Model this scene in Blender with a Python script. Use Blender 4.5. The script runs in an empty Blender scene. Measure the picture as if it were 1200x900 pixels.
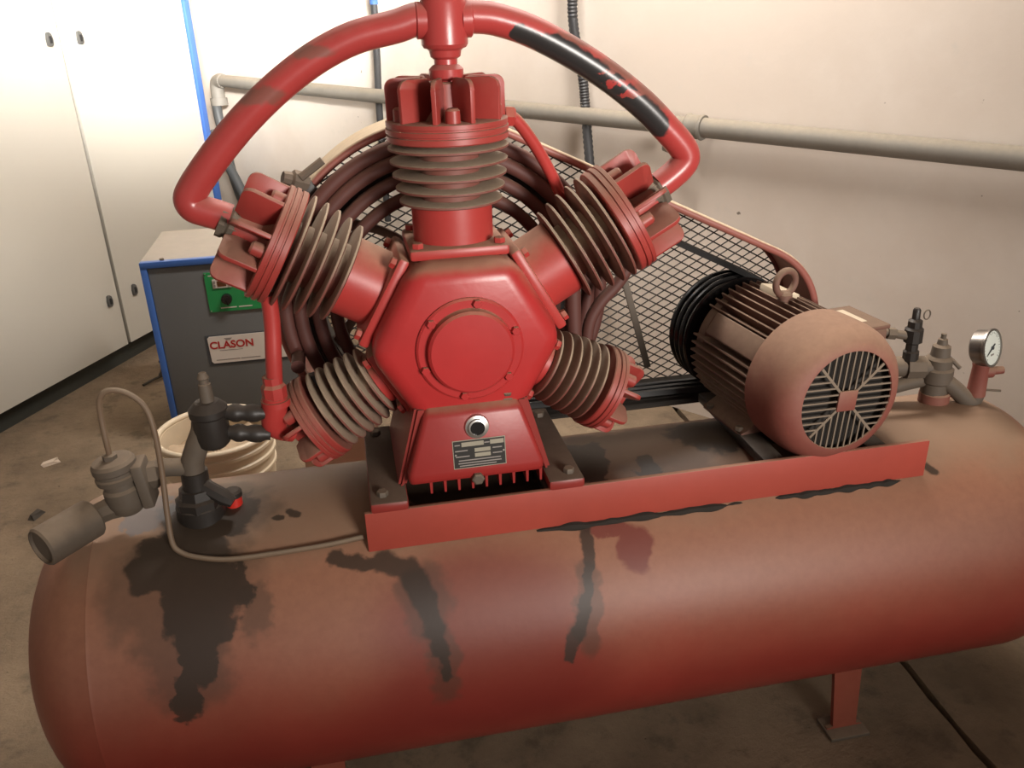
import bpy, bmesh, math, random
from mathutils import Vector as V, Matrix as M
random.seed(4)
scene = bpy.context.scene
col = scene.collection
PI = math.pi

# ------------------------------------------------------------------ camera
cd = bpy.data.cameras.new('camera'); cam = bpy.data.objects.new('camera', cd); col.objects.link(cam)
R0 = (0.97977863, -0.10592476, 0.16974621)
R1 = (-0.19805615, -0.39294119, 0.89798161)
R2 = (-0.02841821, -0.91344248, -0.40597444)
cam.matrix_world = M(((R0[0], -R0[1], -R0[2], 0.0), (R1[0], -R1[1], -R1[2], -1.557), (R2[0], -R2[1], -R2[2], 1.62), (0, 0, 0, 1)))
cd.sensor_fit = 'HORIZONTAL'; cd.sensor_width = 36; cd.lens = 30.0; cd.clip_start = 0.02
scene.camera = cam

# ------------------------------------------------------------------ light
w = bpy.data.worlds.new('world'); scene.world = w; w.use_nodes = True
bg = w.node_tree.nodes['Background']; bg.inputs[0].default_value = (1.0, 0.87, 0.76, 1); bg.inputs[1].default_value = 0.21
def area(name, loc, target, sx, sy, power, color):
    l = bpy.data.lights.new(name, 'AREA'); l.shape = 'RECTANGLE'; l.size = sx; l.size_y = sy; l.energy = power; l.color = color
    o = bpy.data.objects.new(name, l); col.objects.link(o); o.location = loc
    o.rotation_euler = (V(target) - V(loc)).to_track_quat('-Z', 'Y').to_euler()
    return o
hw = area('high_window_daylight', (0.5, -3.9, 3.2), (-0.55, 3.2, 2.02), 1.6, 0.35, 38, (1.0, 0.96, 0.91)); hw.data.spread = math.radians(20)
dw = area('doorway_daylight', (1.7, -3.9, 1.75), (-0.2, 2.6, 1.45), 1.1, 0.9, 15, (1.0, 0.93, 0.86)); dw.data.spread = math.radians(50)
area('ceiling_tube_lamp', (0.7, 1.1, 2.9), (0.7, 1.3, 0.0), 1.3, 0.2, 55, (1.0, 0.93, 0.86))
vs = scene.view_settings; vs.view_transform = 'Standard'; vs.look = 'None'; vs.gamma = 1.0; vs.use_curve_mapping = False
vs.exposure = 0.38

# ------------------------------------------------------------------ node materials
class NT:
    def __init__(s, name):
        s.m = bpy.data.materials.new(name); s.m.use_nodes = True; s.t = s.m.node_tree
        s.b = s.t.nodes['Principled BSDF']; s.pos = None
    def n(s, typ, **k):
        x = s.t.nodes.new(typ)
        for a, b in k.items(): setattr(x, a, b)
        return x
    def l(s, a, b): s.t.links.new(a, b)
    def P(s):
        if not s.pos: s.pos = s.n('ShaderNodeNewGeometry')
        return s.pos
    def noise(s, scale, detail=4, rough=.6, vec=None, out='Fac'):
        x = s.n('ShaderNodeTexNoise'); x.inputs['Scale'].default_value = scale; x.inputs['Detail'].default_value = detail
        x.inputs['Roughness'].default_value = rough
        s.l(vec if vec else s.P().outputs['Position'], x.inputs['Vector']); return x.outputs[out]
    def ramp(s, v, a, b, lo=0., hi=1.):
        x = s.n('ShaderNodeMapRange'); x.interpolation_type = 'SMOOTHSTEP'
        for i, q in zip((1, 2, 3, 4), (a, b, lo, hi)): x.inputs[i].default_value = q
        s.l(v, x.inputs[0]); return x.outputs[0]
    def math(s, op, a, b=None):
        x = s.n('ShaderNodeMath', operation=op)
        for i, q in enumerate((a, b)):
            if q is None: continue
            if isinstance(q, (int, float)): x.inputs[i].default_value = q
            else: s.l(q, x.inputs[i])
        return x.outputs[0]
    def mix(s, f, a, b):
        x = s.n('ShaderNodeMix', data_type='RGBA')
        for sock, q in ((x.inputs['Factor'], f), (x.inputs['A'], a), (x.inputs['B'], b)):
            if isinstance(q, (int, float)): sock.default_value = q
            elif isinstance(q, tuple): sock.default_value = (*q, 1)
            else: s.l(q, sock)
        return x.outputs['Result']
    def bump(s, h, strength, dist=.004):
        x = s.n('ShaderNodeBump'); x.inputs['Strength'].default_value = strength; x.inputs['Distance'].default_value = dist
        s.l(h, x.inputs['Height']); s.l(x.outputs[0], s.b.inputs['Normal'])
    def fin(s, colr, rough=.5, metal=0., spec=.5):
        if isinstance(colr, tuple): s.b.inputs['Base Color'].default_value = (*colr, 1)
        else: s.l(colr, s.b.inputs['Base Color'])
        if isinstance(rough, (int, float)): s.b.inputs['Roughness'].default_value = rough
        else: s.l(rough, s.b.inputs['Roughness'])
        s.b.inputs['Metallic'].default_value = metal
        s.b.inputs['Specular IOR Level'].default_value = spec
        return s.m
    def blobs(s, lst, amp=.03, nscale=14, soft=.18):
        nz = s.n('ShaderNodeTexNoise'); nz.inputs['Scale'].default_value = nscale; nz.inputs['Detail'].default_value = 7
        s.l(s.P().outputs['Position'], nz.inputs['Vector'])
        sub = s.n('ShaderNodeVectorMath', operation='SUBTRACT'); sub.inputs[1].default_value = (.5, .5, .5); s.l(nz.outputs['Color'], sub.inputs[0])
        sc = s.n('ShaderNodeVectorMath', operation='SCALE'); sc.inputs['Scale'].default_value = amp * 2; s.l(sub.outputs[0], sc.inputs[0])
        ad = s.n('ShaderNodeVectorMath', operation='ADD'); s.l(s.P().outputs['Position'], ad.inputs[0]); s.l(sc.outputs[0], ad.inputs[1])
        best = None
        for c, r in lst:
            a = s.n('ShaderNodeVectorMath', operation='SUBTRACT'); a.inputs[1].default_value = c; s.l(ad.outputs[0], a.inputs[0])
            d = s.n('ShaderNodeVectorMath', operation='DIVIDE'); d.inputs[1].default_value = r; s.l(a.outputs[0], d.inputs[0])
            ln = s.n('ShaderNodeVectorMath', operation='LENGTH'); s.l(d.outputs[0], ln.inputs[0])
            best = ln.outputs['Value'] if best is None else s.math('MINIMUM', best, ln.outputs['Value'])
        return s.ramp(best, 1 - soft, 1 + soft, 1, 0)

    def caps(s, lst, amp=.01, nscale=36, soft=.2):
        nz = s.n('ShaderNodeTexNoise'); nz.inputs['Scale'].default_value = nscale; nz.inputs['Detail'].default_value = 4
        s.l(s.P().outputs['Position'], nz.inputs['Vector'])
        mp = s.n('ShaderNodeVectorMath', operation='MULTIPLY_ADD'); mp.inputs[1].default_value = (amp * 2,) * 3; s.l(nz.outputs['Color'], mp.inputs[0])
        sh = s.n('ShaderNodeVectorMath', operation='SUBTRACT'); sh.inputs[1].default_value = (amp,) * 3; s.l(s.P().outputs['Position'], sh.inputs[0]); s.l(sh.outputs[0], mp.inputs[2])
        best = None
        for a, b, r in lst:
            ab = V(b) - V(a)
            pa = s.n('ShaderNodeVectorMath', operation='SUBTRACT'); pa.inputs[1].default_value = a; s.l(mp.outputs[0], pa.inputs[0])
            dt = s.n('ShaderNodeVectorMath', operation='DOT_PRODUCT'); dt.inputs[1].default_value = tuple(ab / ab.length_squared); s.l(pa.outputs[0], dt.inputs[0])
            h = s.n('ShaderNodeClamp'); s.l(dt.outputs['Value'], h.inputs[0])
            sc = s.n('ShaderNodeVectorMath', operation='SCALE'); sc.inputs[0].default_value = tuple(ab); s.l(h.outputs[0], sc.inputs['Scale'])
            df = s.n('ShaderNodeVectorMath', operation='DISTANCE'); s.l(pa.outputs[0], df.inputs[0]); s.l(sc.outputs[0], df.inputs[1])
            q = s.math('DIVIDE', df.outputs['Value'], r)
            best = q if best is None else s.math('MINIMUM', best, q)
        return s.ramp(best, 1 - soft, 1 + soft, 1, 0)

RED = (0.46, 0.022, 0.026)
DUST = (0.30, 0.185, 0.115)
def dusty(name, base, dust=DUST, lo=0.1, hi=0.95, amt=.9, rough=.38, var=.35, thin=.12, nscale=9, extra=None, metal=0., drough=.85):
    """painted or bare metal with brown dust settled on what faces up, a thin film elsewhere"""
    t = NT(name)
    sx = t.n('ShaderNodeSeparateXYZ'); t.l(t.P().outputs['Normal'], sx.inputs[0])
    nz = t.noise(nscale, 6, .65)
    up = t.math('ADD', sx.outputs[2], t.math('MULTIPLY', t.math('SUBTRACT', nz, .5), var * 2))
    f = t.ramp(up, lo, hi, thin, amt)
    grain = t.noise(60, 3, .6)
    b2 = t.mix(t.ramp(t.noise(3.5, 4), .35, .7), tuple(c * .82 for c in base), base)
    d2 = t.mix(grain, tuple(c * .8 for c in dust), tuple(min(1, c * 1.15) for c in dust))
    c = t.mix(f, b2, d2)
    rgh = t.ramp(f, 0, 1, rough, drough)
    if extra: c, rgh = extra(t, c, rgh)
    t.bump(t.noise(45, 4), .12, .002)
    return t.fin(c, rgh, metal)
def plain(name, c, rough=.5, metal=0., var=.12, scale=20, spec=.5):
    t = NT(name)
    cc = t.mix(t.noise(scale, 5), tuple(x * (1 - var) for x in c), tuple(min(1, x * (1 + var)) for x in c))
    return t.fin(cc, rough, metal, spec)

m_red = dusty('red_paint_dusty', RED, lo=.15, hi=.95)
m_redclean = dusty('red_paint', RED, lo=.30, hi=.95, amt=.8, thin=.05, rough=.32)
m_head = dusty('red_paint_head', (.36, .024, .024), lo=-.1, hi=1.0, amt=.85, thin=.14, dust=(.27, .165, .11), var=.5)
m_fin = dusty('fin_dusty', (0.17, 0.028, 0.022), dust=(.37, .29, .205), lo=-.05, hi=.6, amt=.95, thin=.12, rough=.6)
m_sump = dusty('red_paint_sump', (.33, .02, .02), lo=.5, hi=1.05, amt=.85, thin=.04)
m_foot = dusty('foot_oily_dust', (.30, .03, .025), dust=(.12, .085, .058), lo=.2, hi=.8, amt=.97, thin=.08)
m_rail = dusty('rail_paint', (.42, .05, .034), lo=.5, hi=1.0, amt=.8, thin=.1, rough=.5)
m_tube = dusty('cooling_tube', (.085, .017, .015), dust=(.17, .095, .065), lo=.2, hi=1.0, amt=.75, thin=.2, rough=.6)
m_guard = dusty('guard_paint', (.27, .04, .04), dust=(.62, .50, .34), lo=.35, hi=.8, amt=.95, thin=.14, rough=.45)
m_black = dusty('black_iron', (.016, .014, .013), dust=(.10, .075, .055), lo=.3, hi=1.1, amt=.6, thin=.1, rough=.45)
m_scum = plain('dry_sealant', (.035, .03, .026), .9, spec=.1)
m_gloss = plain('black_gloss', (.012, .011, .011), .18)
m_rubber = plain('black_rubber', (.014, .013, .013), .6)
m_mesh = plain('dark_steel_mesh', (.035, .03, .027), .6)
m_iron = dusty('dusty_grey_iron', (.075, .062, .05), dust=(.24, .18, .125), lo=.0, hi=.9, amt=.85, thin=.25, rough=.6)
m_motor = dusty('motor_paint', (.13, .032, .028), dust=(.22, .145, .095), lo=-.2, hi=.8, amt=.9, thin=.35, rough=.6)
m_cover = dusty('fan_cover_paint', (.20, .028, .026), dust=(.33, .20, .13), lo=-.25, hi=.85, amt=.95, thin=.2, rough=.55)
m_slat = dusty('grille_dusty', (.19, .145, .105), dust=(.25, .19, .14), lo=.0, hi=.8, thin=.4, rough=.8)
m_fan = plain('fan_dark', (.02, .016, .013), .8)
m_copper = dusty('copper_tube', (.16, .10, .06), dust=(.26, .2, .14), lo=.1, hi=.9, thin=.2, rough=.5)
m_galv = dusty('galvanised_pipe', (.21, .20, .18), dust=(.30, .26, .20), lo=.1, hi=.9, thin=.2, rough=.55)
m_hose = plain('grey_hose', (.07, .075, .078), .5)
m_cable = plain('black_cable', (.03, .03, .032), .5)
m_blue = plain('blue_paint', (.045, .13, .42), .45)
m_white = plain('cabinet_white', (.66, .635, .565), .42, var=.03, scale=3)
m_gap = plain('dark_gap', (.02, .02, .02), .8)
m_handle = plain('handle_grey', (.10, .10, .095), .4)
m_toe = plain('toe_kick', (.035, .037, .03), .7)
m_grey = plain('dryer_grey', (.13, .135, .135), .5, var=.06, scale=6)
m_green = plain('panel_green', (.018, .26, .075), .4, var=.04)
m_sticker = plain('sticker_white', (.66, .60, .54), .4, var=.03)
m_txtred = plain('letter_red', (.42, .02, .02), .4, var=.02)
m_txtdark = plain('print_dark', (.055, .06, .07), .5, var=.02)
m_txtgrey = plain('print_grey', (.25, .22, .2), .5, var=.02)
m_display = plain('display_brown', (.10, .035, .012), .25)
m_cream = plain('cream_plastic', (.62, .52, .38), .45, var=.08, scale=7)
m_drytop = plain('dusty_dryer_top', (.42, .37, .31), .7)
m_sludge = plain('sludge', (.40, .30, .20), .8, var=.35, scale=16)
m_plate = plain('nameplate_black', (.02, .018, .016), .35)
m_platecream = plain('nameplate_field', (.30, .27, .205), .45)
m_steel = plain('bright_steel', (.55, .53, .5), .3, .9)
m_dial = plain('dial_face', (.72, .76, .70), .35, var=.03)
m_chrome = plain('gauge_case', (.28, .26, .24), .3, .85)
m_chip = plain('pale_chip', (.6, .5, .4), .7)
m_twig = plain('dark_scrap', (.05, .04, .03), .8)
m_redbtn = plain('button_red', (.55, .03, .02), .35)

# discharge pipe: paint worn to black metal on its right hand run
def worn(t, c, r):
    line = [(.320, 1.570), (.375, 1.545), (.435, 1.509), (.495, 1.470), (.545, 1.430), (.570, 1.408)]
    k = t.caps([((a[0], -.022, a[1] + .003), (b[0], -.022, b[1] + .003), .016 + .012 * min(1, i)) for i, (a, b) in enumerate(zip(line, line[1:]))], .010, 40, .10)
    keep = t.blobs([((.50, -.012, 1.488), (.028, .02, .008)), ((.525, -.014, 1.468), (.026, .02, .008)), ((.475, -.01, 1.507), (.02, .02, .007))], .014, 90, .1)
    k = t.math('MULTIPLY', k, t.math('SUBTRACT', 1.0, keep))
    old = t.blobs([((-.03, -.02, 1.56), (.035, .03, .012)), ((-.12, -.02, 1.495), (.04, .03, .016)), ((.40, -.01, 1.56), (.06, .03, .02)), ((.50, -.01, 1.51), (.06, .03, .02)), ((.56, -.01, 1.46), (.05, .03, .03))], .02, 40, .3)
    c = t.mix(t.math('MULTIPLY', old, .6), c, (.13, .095, .07))
    return t.mix(k, c, (.028, .026, .026)), t.mix(k, r, (.3, .3, .3))
m_pipe = dusty('red_pipe_worn', (.42, .035, .035), lo=.1, hi=1.05, amt=.62, thin=.1, rough=.28, extra=worn, dust=(.38, .17, .135))

# tank: dusty red, oil stains run down from the fittings
def oil(t, c, r):
    sn = t.n('ShaderNodeSeparateXYZ'); t.l(t.P().outputs['Normal'], sn.inputs[0])
    tan = t.ramp(t.math('ADD', sn.outputs[2], t.math('MULTIPLY', t.math('SUBTRACT', t.noise(5, 6), .5), .35)), .72, 1.0, 0, .8)
    c = t.mix(tan, c, (.285, .195, .128))
    clean = t.blobs([((.485, -.225, .640), (.036, .05, .048)), ((.44, -.20, .672), (.05, .03, .012))], .018, 30, .15)
    c = t.mix(t.math('MULTIPLY', clean, .8), c, (.15, .022, .018))
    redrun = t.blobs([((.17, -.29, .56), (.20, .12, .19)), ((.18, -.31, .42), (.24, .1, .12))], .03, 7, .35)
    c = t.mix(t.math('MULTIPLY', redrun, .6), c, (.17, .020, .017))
    faint = t.blobs([((-.37, -.19, .67), (.14, .13, .09)), ((-.36, -.26, .57), (.085, .08, .11)), ((.07, -.25, .60), (.055, .06, .09)), ((-.30, -.05, .735), (.11, .11, .05)), ((.09, -.29, .50), (.035, .06, .10)),
                     ((.62, .0, .74), (.26, .12, .05)), ((.35, .02, .74), (.20, .14, .03)), ((.375, -.28, .56), (.028, .05, .11)), ((-.235, -.23, .64), (.03, .05, .06))], .05, 16, .22)
    k = t.blobs([((-.37, -.155, .70), (.10, .07, .045)), ((-.32, -.205, .665), (.07, .06, .05)), ((-.33, -.245, .62), (.055, .05, .06)), ((-.345, -.275, .565), (.036, .04, .06)), ((-.37, -.295, .515), (.022, .03, .05)),
                 ((-.32, -.06, .735), (.10, .09, .03)), ((-.26, -.20, .67), (.03, .03, .05)), ((.19, -.08, .735), (.19, .10, .03)), ((.44, -.04, .735), (.06, .09, .02)), ((.56, -.08, .728), (.035, .035, .02)), ((.80, .02, .735), (.16, .10, .03))], .05, 19, .10)
    def run(pts, rs): return [(pts[i], pts[i + 1], rs[i]) for i in range(len(pts) - 1)]
    drip = t.caps(run([(-.09, -.185, .68), (.0, -.20, .668), (.045, -.215, .655), (.066, -.25, .612), (.082, -.278, .56), (.09, -.295, .515), (.094, -.306, .465)], [.014, .022, .026, .022, .017, .012])
        + run([(.395, -.185, .68), (.389, -.235, .63), (.381, -.262, .59), (.368, -.28, .555), (.350, -.297, .508), (.33, -.308, .465)], [.011, .010, .010, .014, .012, .008])
        + [((-.165, -.075, .73), (-.160, -.080, .729), .012), ((-.19, -.085, .728), (-.188, -.088, .727), .008), ((1.163, -.165, .69), (1.166, -.17, .687), .014)], .018, 26, .25)
    k = t.math('MAXIMUM', k, drip)
    c = t.mix(t.math('MULTIPLY', faint, .55), c, (.060, .042, .028))
    c = t.mix(t.math('MULTIPLY', k, .86), c, (.026, .019, .013))
    flake = t.blobs([((-.43, -.02, .735), (.05, .06, .02)), ((-.46, -.06, .725), (.03, .03, .02))], .035, 30, .1)
    c = t.mix(t.math('MULTIPLY', flake, .7), c, (.17, .17, .18))
    return c, t.mix(k, r, (.5, .5, .5))
m_tank = dusty('tank_paint', (.27, .027, .021), dust=(.315, .150, .088), lo=-.35, hi=.85, amt=.93, thin=.06, rough=.34, var=.16, nscale=4, extra=oil, drough=.55)

def wallmat():
    t = NT('plaster_wall')
    c = t.mix(t.ramp(t.noise(1.1, 6, .6), .35, .7), (.62, .545, .475), (.71, .65, .585))
    c = t.mix(t.math('MULTIPLY', t.ramp(t.noise(6, 8, .7), .58, .75), .35), c, (.52, .50, .46))
    c = t.mix(t.ramp(t.noise(30, 2, .5), .76, .80), c, (.2, .17, .14))
    t.bump(t.noise(25, 6), .2, .004)
    return t.fin(c, .75, spec=.25)
m_wall = wallmat()
def floormat():
    t = NT('dusty_concrete')
    c = t.mix(t.ramp(t.noise(1.6, 7, .65), .3, .7), (.165, .120, .080), (.325, .243, .163))
    c = t.mix(t.math('MULTIPLY', t.ramp(t.noise(9, 8, .7), .5, .7), .6), c, (.10, .078, .055))
    c = t.mix(t.ramp(t.noise(38, 3, .6), .70, .78), c, (.07, .05, .035))
    t.bump(t.noise(22, 9, .75), .9, .010)
    return t.fin(c, .85, spec=.2)
m_floor = floormat()
m_ceil = plain('ceiling_paint', (.7, .66, .6), .8, var=.04)

# ------------------------------------------------------------------ mesh helpers
def finish(bm, name, smooth=35):
    bmesh.ops.recalc_face_normals(bm, faces=bm.faces)
    me = bpy.data.meshes.new(name); bm.to_mesh(me); bm.free()
    if smooth:
        for p in me.polygons: p.use_smooth = True
        me.set_sharp_from_angle(angle=math.radians(smooth))
    return me
def frame_of(d):
    d = V(d).normalized(); a = V((0, 0, 1)) if abs(d.z) < .95 else V((1, 0, 0))
    x = d.cross(a).normalized(); return x, d.cross(x).normalized()
def b_tube(bm, pts, r, seg=16, cap=True, closed=False):
    pts = [V(p) for p in pts]; n = len(pts); rs = r if isinstance(r, (list, tuple)) else [r] * n
    rings = []; x = None
    for i, p in enumerate(pts):
        if closed: d = pts[(i + 1) % n] - pts[i - 1]
        else: d = pts[min(i + 1, n - 1)] - pts[max(i - 1, 0)]
        d.normalize()
        if x is None: x, y = frame_of(d)
        else:
            x = (x - d * x.dot(d)).normalized(); y = d.cross(x)
        rings.append([bm.verts.new(p + (x * math.cos(2 * PI * k / seg) + y * math.sin(2 * PI * k / seg)) * rs[i]) for k in range(seg)])
    for i in range(n if closed else n - 1):
        a, b = rings[i], rings[(i + 1) % n]
        for k in range(seg): bm.faces.new((a[k], a[(k + 1) % seg], b[(k + 1) % seg], b[k]))
    if cap and not closed: bm.faces.new(rings[0]); bm.faces.new(rings[-1])
def tube(pts, r, seg=16, **k):
    bm = bmesh.new(); b_tube(bm, pts, r, seg, **k); return finish(bm, 'tube', 40)
def b_lathe(bm, prof, seg=40, mat=None):
    rings = []
    for r, z in prof:
        if r < 1e-6: rings.append([bm.verts.new((0, 0, z))])
        else: rings.append([bm.verts.new((r * math.cos(2 * PI * k / seg), r * math.sin(2 * PI * k / seg), z)) for k in range(seg)])
    for a, b in zip(rings, rings[1:]):
        for k in range(seg):
            if len(a) == 1 and len(b) == 1: continue
            if len(a) == 1: bm.faces.new((a[0], b[(k + 1) % seg], b[k]))
            elif len(b) == 1: bm.faces.new((a[k], a[(k + 1) % seg], b[0]))
            else: bm.faces.new((a[k], a[(k + 1) % seg], b[(k + 1) % seg], b[k]))
    if mat: bmesh.ops.transform(bm, matrix=mat, verts=[v for R in rings for v in R])
def lathe(prof, seg=40):
    bm = bmesh.new(); b_lathe(bm, prof, seg); return finish(bm, 'lathe', 32)
def b_box(bm, c, s, mat=None, bevel=0., seg=2):
    q = bmesh.ops.create_cube(bm, size=1)['verts']
    bmesh.ops.scale(bm, vec=s, verts=q); bmesh.ops.translate(bm, vec=c, verts=q)
    if mat: bmesh.ops.transform(bm, matrix=mat, verts=q)
    if bevel:
        es = list({e for v in q for e in v.link_edges}); bmesh.ops.bevel(bm, geom=es, offset=bevel, segments=seg, affect='EDGES', profile=.5)
def box(c, s, bevel=0., seg=2):
    bm = bmesh.new(); b_box(bm, c, s, None, bevel, seg); return finish(bm, 'box', 35)
def b_prism(bm, poly, a, b, axis='y'):
    f = {'y': lambda p, t: (p[0], t, p[1]), 'z': lambda p, t: (p[0], p[1], t), 'x': lambda p, t: (t, p[0], p[1])}[axis]
    A = [bm.verts.new(f(p, a)) for p in poly]; B = [bm.verts.new(f(p, b)) for p in poly]; n = len(poly)
    bm.faces.new(A); bm.faces.new(B)
    for i in range(n): bm.faces.new((A[i], A[(i + 1) % n], B[(i + 1) % n], B[i]))
def prism(poly, a, b, axis='y', bevel=0., seg=2):
    bm = bmesh.new(); b_prism(bm, poly, a, b, axis)
    if bevel: bmesh.ops.bevel(bm, geom=list(bm.edges), offset=bevel, segments=seg, affect='EDGES', profile=.5)
    return finish(bm, 'prism', 35)
def ringpath(r, n=40, a0=0, a1=360): return [(r * math.cos(math.radians(a0 + (a1 - a0) * i / n)), r * math.sin(math.radians(a0 + (a1 - a0) * i / n))) for i in range(n + 1)]
def smooth_path(pts, n=8):
    pts = [V(p) for p in pts]; q = [pts[0] * 2 - pts[1]] + pts + [pts[-1] * 2 - pts[-2]]; out = []
    for i in range(1, len(q) - 2):
        p0, p1, p2, p3 = q[i - 1:i + 3]
        for k in range(n):
            t = k / n
            out.append(.5 * ((2 * p1) + (p2 - p0) * t + (2 * p0 - 5 * p1 + 4 * p2 - p3) * t * t + (3 * p1 - p0 - 3 * p2 + p3) * t ** 3))
    out.append(pts[-1]); return out

# ------------------------------------------------------------------ object helpers
W = {}
MC = {}
def obj(name, me, mat, parent=None, mw=None):
    if mat is not None:
        if not me.materials: me.materials.append(mat)
        elif me.materials[0] != mat:
            k = (me.name, mat.name)
            if k not in MC:
                MC[k] = me.copy(); MC[k].materials[0] = mat
            me = MC[k]
    o = bpy.data.objects.new(name, me); col.objects.link(o)
    mw = mw or M()
    if parent:
        o.parent = parent; o.matrix_basis = W[parent.name].inverted() @ mw
    else: o.matrix_basis = mw
    W[o.name] = mw; return o
def tag(o, label, cat, group=None):
    o['label'] = label; o['category'] = cat
    if group: o['group'] = group
    return o
def thing(name, label, cat, loc=(0, 0, 0), rz=0., group=None):
    o = bpy.data.objects.new(name, None); col.objects.link(o); o.empty_display_size = .05
    mw = M.Translation(loc) @ M.Rotation(rz, 4, 'Z'); o.matrix_basis = mw; W[o.name] = mw
    return tag(o, label, cat, group)
def T(x, y, z): return M.Translation((x, y, z))
def align(p, d): return M.Translation(p) @ V(d).normalized().to_track_quat('Z', 'Y').to_matrix().to_4x4()
def struct(name, me, mat, mw=None):
    o = obj(name, me, mat, None, mw); o['kind'] = 'structure'; return o

# ------------------------------------------------------------------ setting
WD = V((-.616, .787, 0)).normalized(); WN = V((.787, .616, 0)).normalized()     # wall_right runs along WD, its back is towards WN
WP = V((1.964, .65, 0)) + WN * .07
CD = V((.443, .896, 0)).normalized(); CN = V((-.896, .443, 0)).normalized()      # cabinet front runs along CD, its back is towards CN
CP = V((-1.146, 2.804, 0)); LP = CP + CN * .5
det = WD.x * -CD.y + CD.x * WD.y
dx, dy = LP.x - WP.x, LP.y - WP.y
tw = (dx * -CD.y + CD.x * dy) / det
corner = WP + WD * tw
def wallbox(a, b, nrm, h=3.0, th=.2):
    a, b = V(a), V(b); bm = bmesh.new()
    pts = [a, b, b + nrm * th, a + nrm * th]
    lo = [bm.verts.new((p.x, p.y, 0)) for p in pts]; hi = [bm.verts.new((p.x, p.y, h)) for p in pts]
    bm.faces.new(lo); bm.faces.new(hi)
    for i in range(4): bm.faces.new((lo[i], lo[(i + 1) % 4], hi[(i + 1) % 4], hi[i]))
    return finish(bm, 'wall', 0)
struct('wall_right', wallbox(WP - WD * 5, corner, WN), m_wall)
struct('wall_left', wallbox(corner, corner - CD * 6.5, CN), m_wall)
bm = bmesh.new()
jr = random.Random(9); ys = [-4 + 10.5 * i / 120 for i in range(121)]
jc = [1.322 + .010 * math.sin(y * 2.3) + .006 * math.sin(y * 7.1) for y in ys]
b_prism(bm, [(-6, -4)] + [(x - .007 - .007 * jr.random(), y) for x, y in zip(jc, ys)] + [(-6, 6.5)], -.06, 0, 'z')
b_prism(bm, [(7, 6.5)] + [(x + .007 + .007 * jr.random(), y) for x, y in reversed(list(zip(jc, ys)))] + [(7, -4)], -.06, 0, 'z')
b_box(bm, (.5, 1.2, -.05), (13, 10.4, .02))
struct('floor', finish(bm, 'floor', 0), m_floor)
struct('ceiling', box((.3, 2.2, 3.05), (11, 8.0, .1)), m_ceil)

# ------------------------------------------------------------------ tank
TZ, TR = .43, .31
tank = thing('air_tank', 'big dusty red horizontal air tank with black oil stains, carrying the pump and motor', 'air tank', (.42, 0, 0))
XL, XR, HD = -.53, 1.40, .17
prof = []
for i in range(13):
    a = PI / 2 * i / 12; prof.append((TR * math.sin(a), XL - HD * math.cos(a)))
prof[0] = (0, XL - HD)
prof += [(TR + .0015, XL + .004), (TR, XL + .010)]
for i in range(1, 24): prof.append((TR, XL + (XR - XL) * i / 24))
for i in range(13):
    a = PI / 2 * (1 - i / 12); prof.append((TR * math.sin(a), XR + HD * math.cos(a)))
prof[-1] = (0, XR + HD)
obj('shell', lathe(prof, 96), m_tank, tank, T(0, 0, TZ) @ M.Rotation(PI / 2, 4, 'Y'))
for y in (-.178, .178):
    s = -1 if y < 0 else 1
    r = obj('mounting_rail', box((.5575, y, .726 if s < 0 else .655), (1.165, .010, .084 if s < 0 else .06), .0015), m_rail, tank)
    if y < 0:
        for x0, x1 in ((.30, .73), (.80, 1.09)):
            n = 26; kn = [(x0 + (x1 - x0) * i / n, y - .004, .6795 - .004 * random.random()) for i in range(n + 1)]
            pp = smooth_path(kn, 3); q = len(pp) - 1
            obj('weld_bead', tube(pp, [(.0085 + .003 * math.sin(i * .37 + x0 * 9) * math.sin(i * .11)) * min(1, .35 + 5 * min(i, q - i) / q) for i in range(q + 1)], 8), m_scum, r)
for x in (.015, .345, .80, 1.03):
    obj('cross_bar', box((x, 0, .752), (.05 if x < .5 else .045, .345, .022), .003), m_black, tank)
legp = [(-.045, .0), (.045, .0), (.045, .012), (.030, .015), (.036, .20), (-.036, .20), (-.030, .015), (-.045, .012)]
for x in (-.16, 1.045):
    for s in (-1, 1):
        mw = T(x, s * .19, 0) @ M.Rotation(s * .12, 4, 'X')
        lg = obj('leg', prism(legp, -.006, .006, 'y'), m_tank, tank, mw)
        obj('foot_plate', box((0, 0, .005), (.10, .07, .010), .002), m_iron, lg, T(x, s * .19, 0))
obj('pipe_socket', lathe([(.0, -.02), (.034, -.02), (.034, .028), (.031, .032), (0, .032)], 28), m_cover, tank, T(1.312, .04, .732))
obj('pipe_socket', lathe([(.0, -.02), (.046, -.02), (.046, .020), (.04, .026), (0, .026)], 28), m_black, tank, T(-.335, -.045, .737))
obj('drain_plug', lathe([(0, 0), (.012, 0), (.012, .02), (0, .02)], 6), m_black, tank, align((-.7, 0, TZ), (-1, 0, 0)))

# ------------------------------------------------------------------ pump
CX, CZ = .192, 1.055
pump = thing('compressor_pump', 'red five cylinder piston air compressor pump with arched twin discharge pipes', 'compressor', (CX, 0, .765))
hexb = lathe([(0, 0), (.0085, 0), (.0085, .006), (.0075, .0075), (0, .0075)], 6)
hexs = lathe([(0, 0), (.0065, 0), (.0065, .005), (.0055, .006), (0, .006)], 6)
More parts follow.
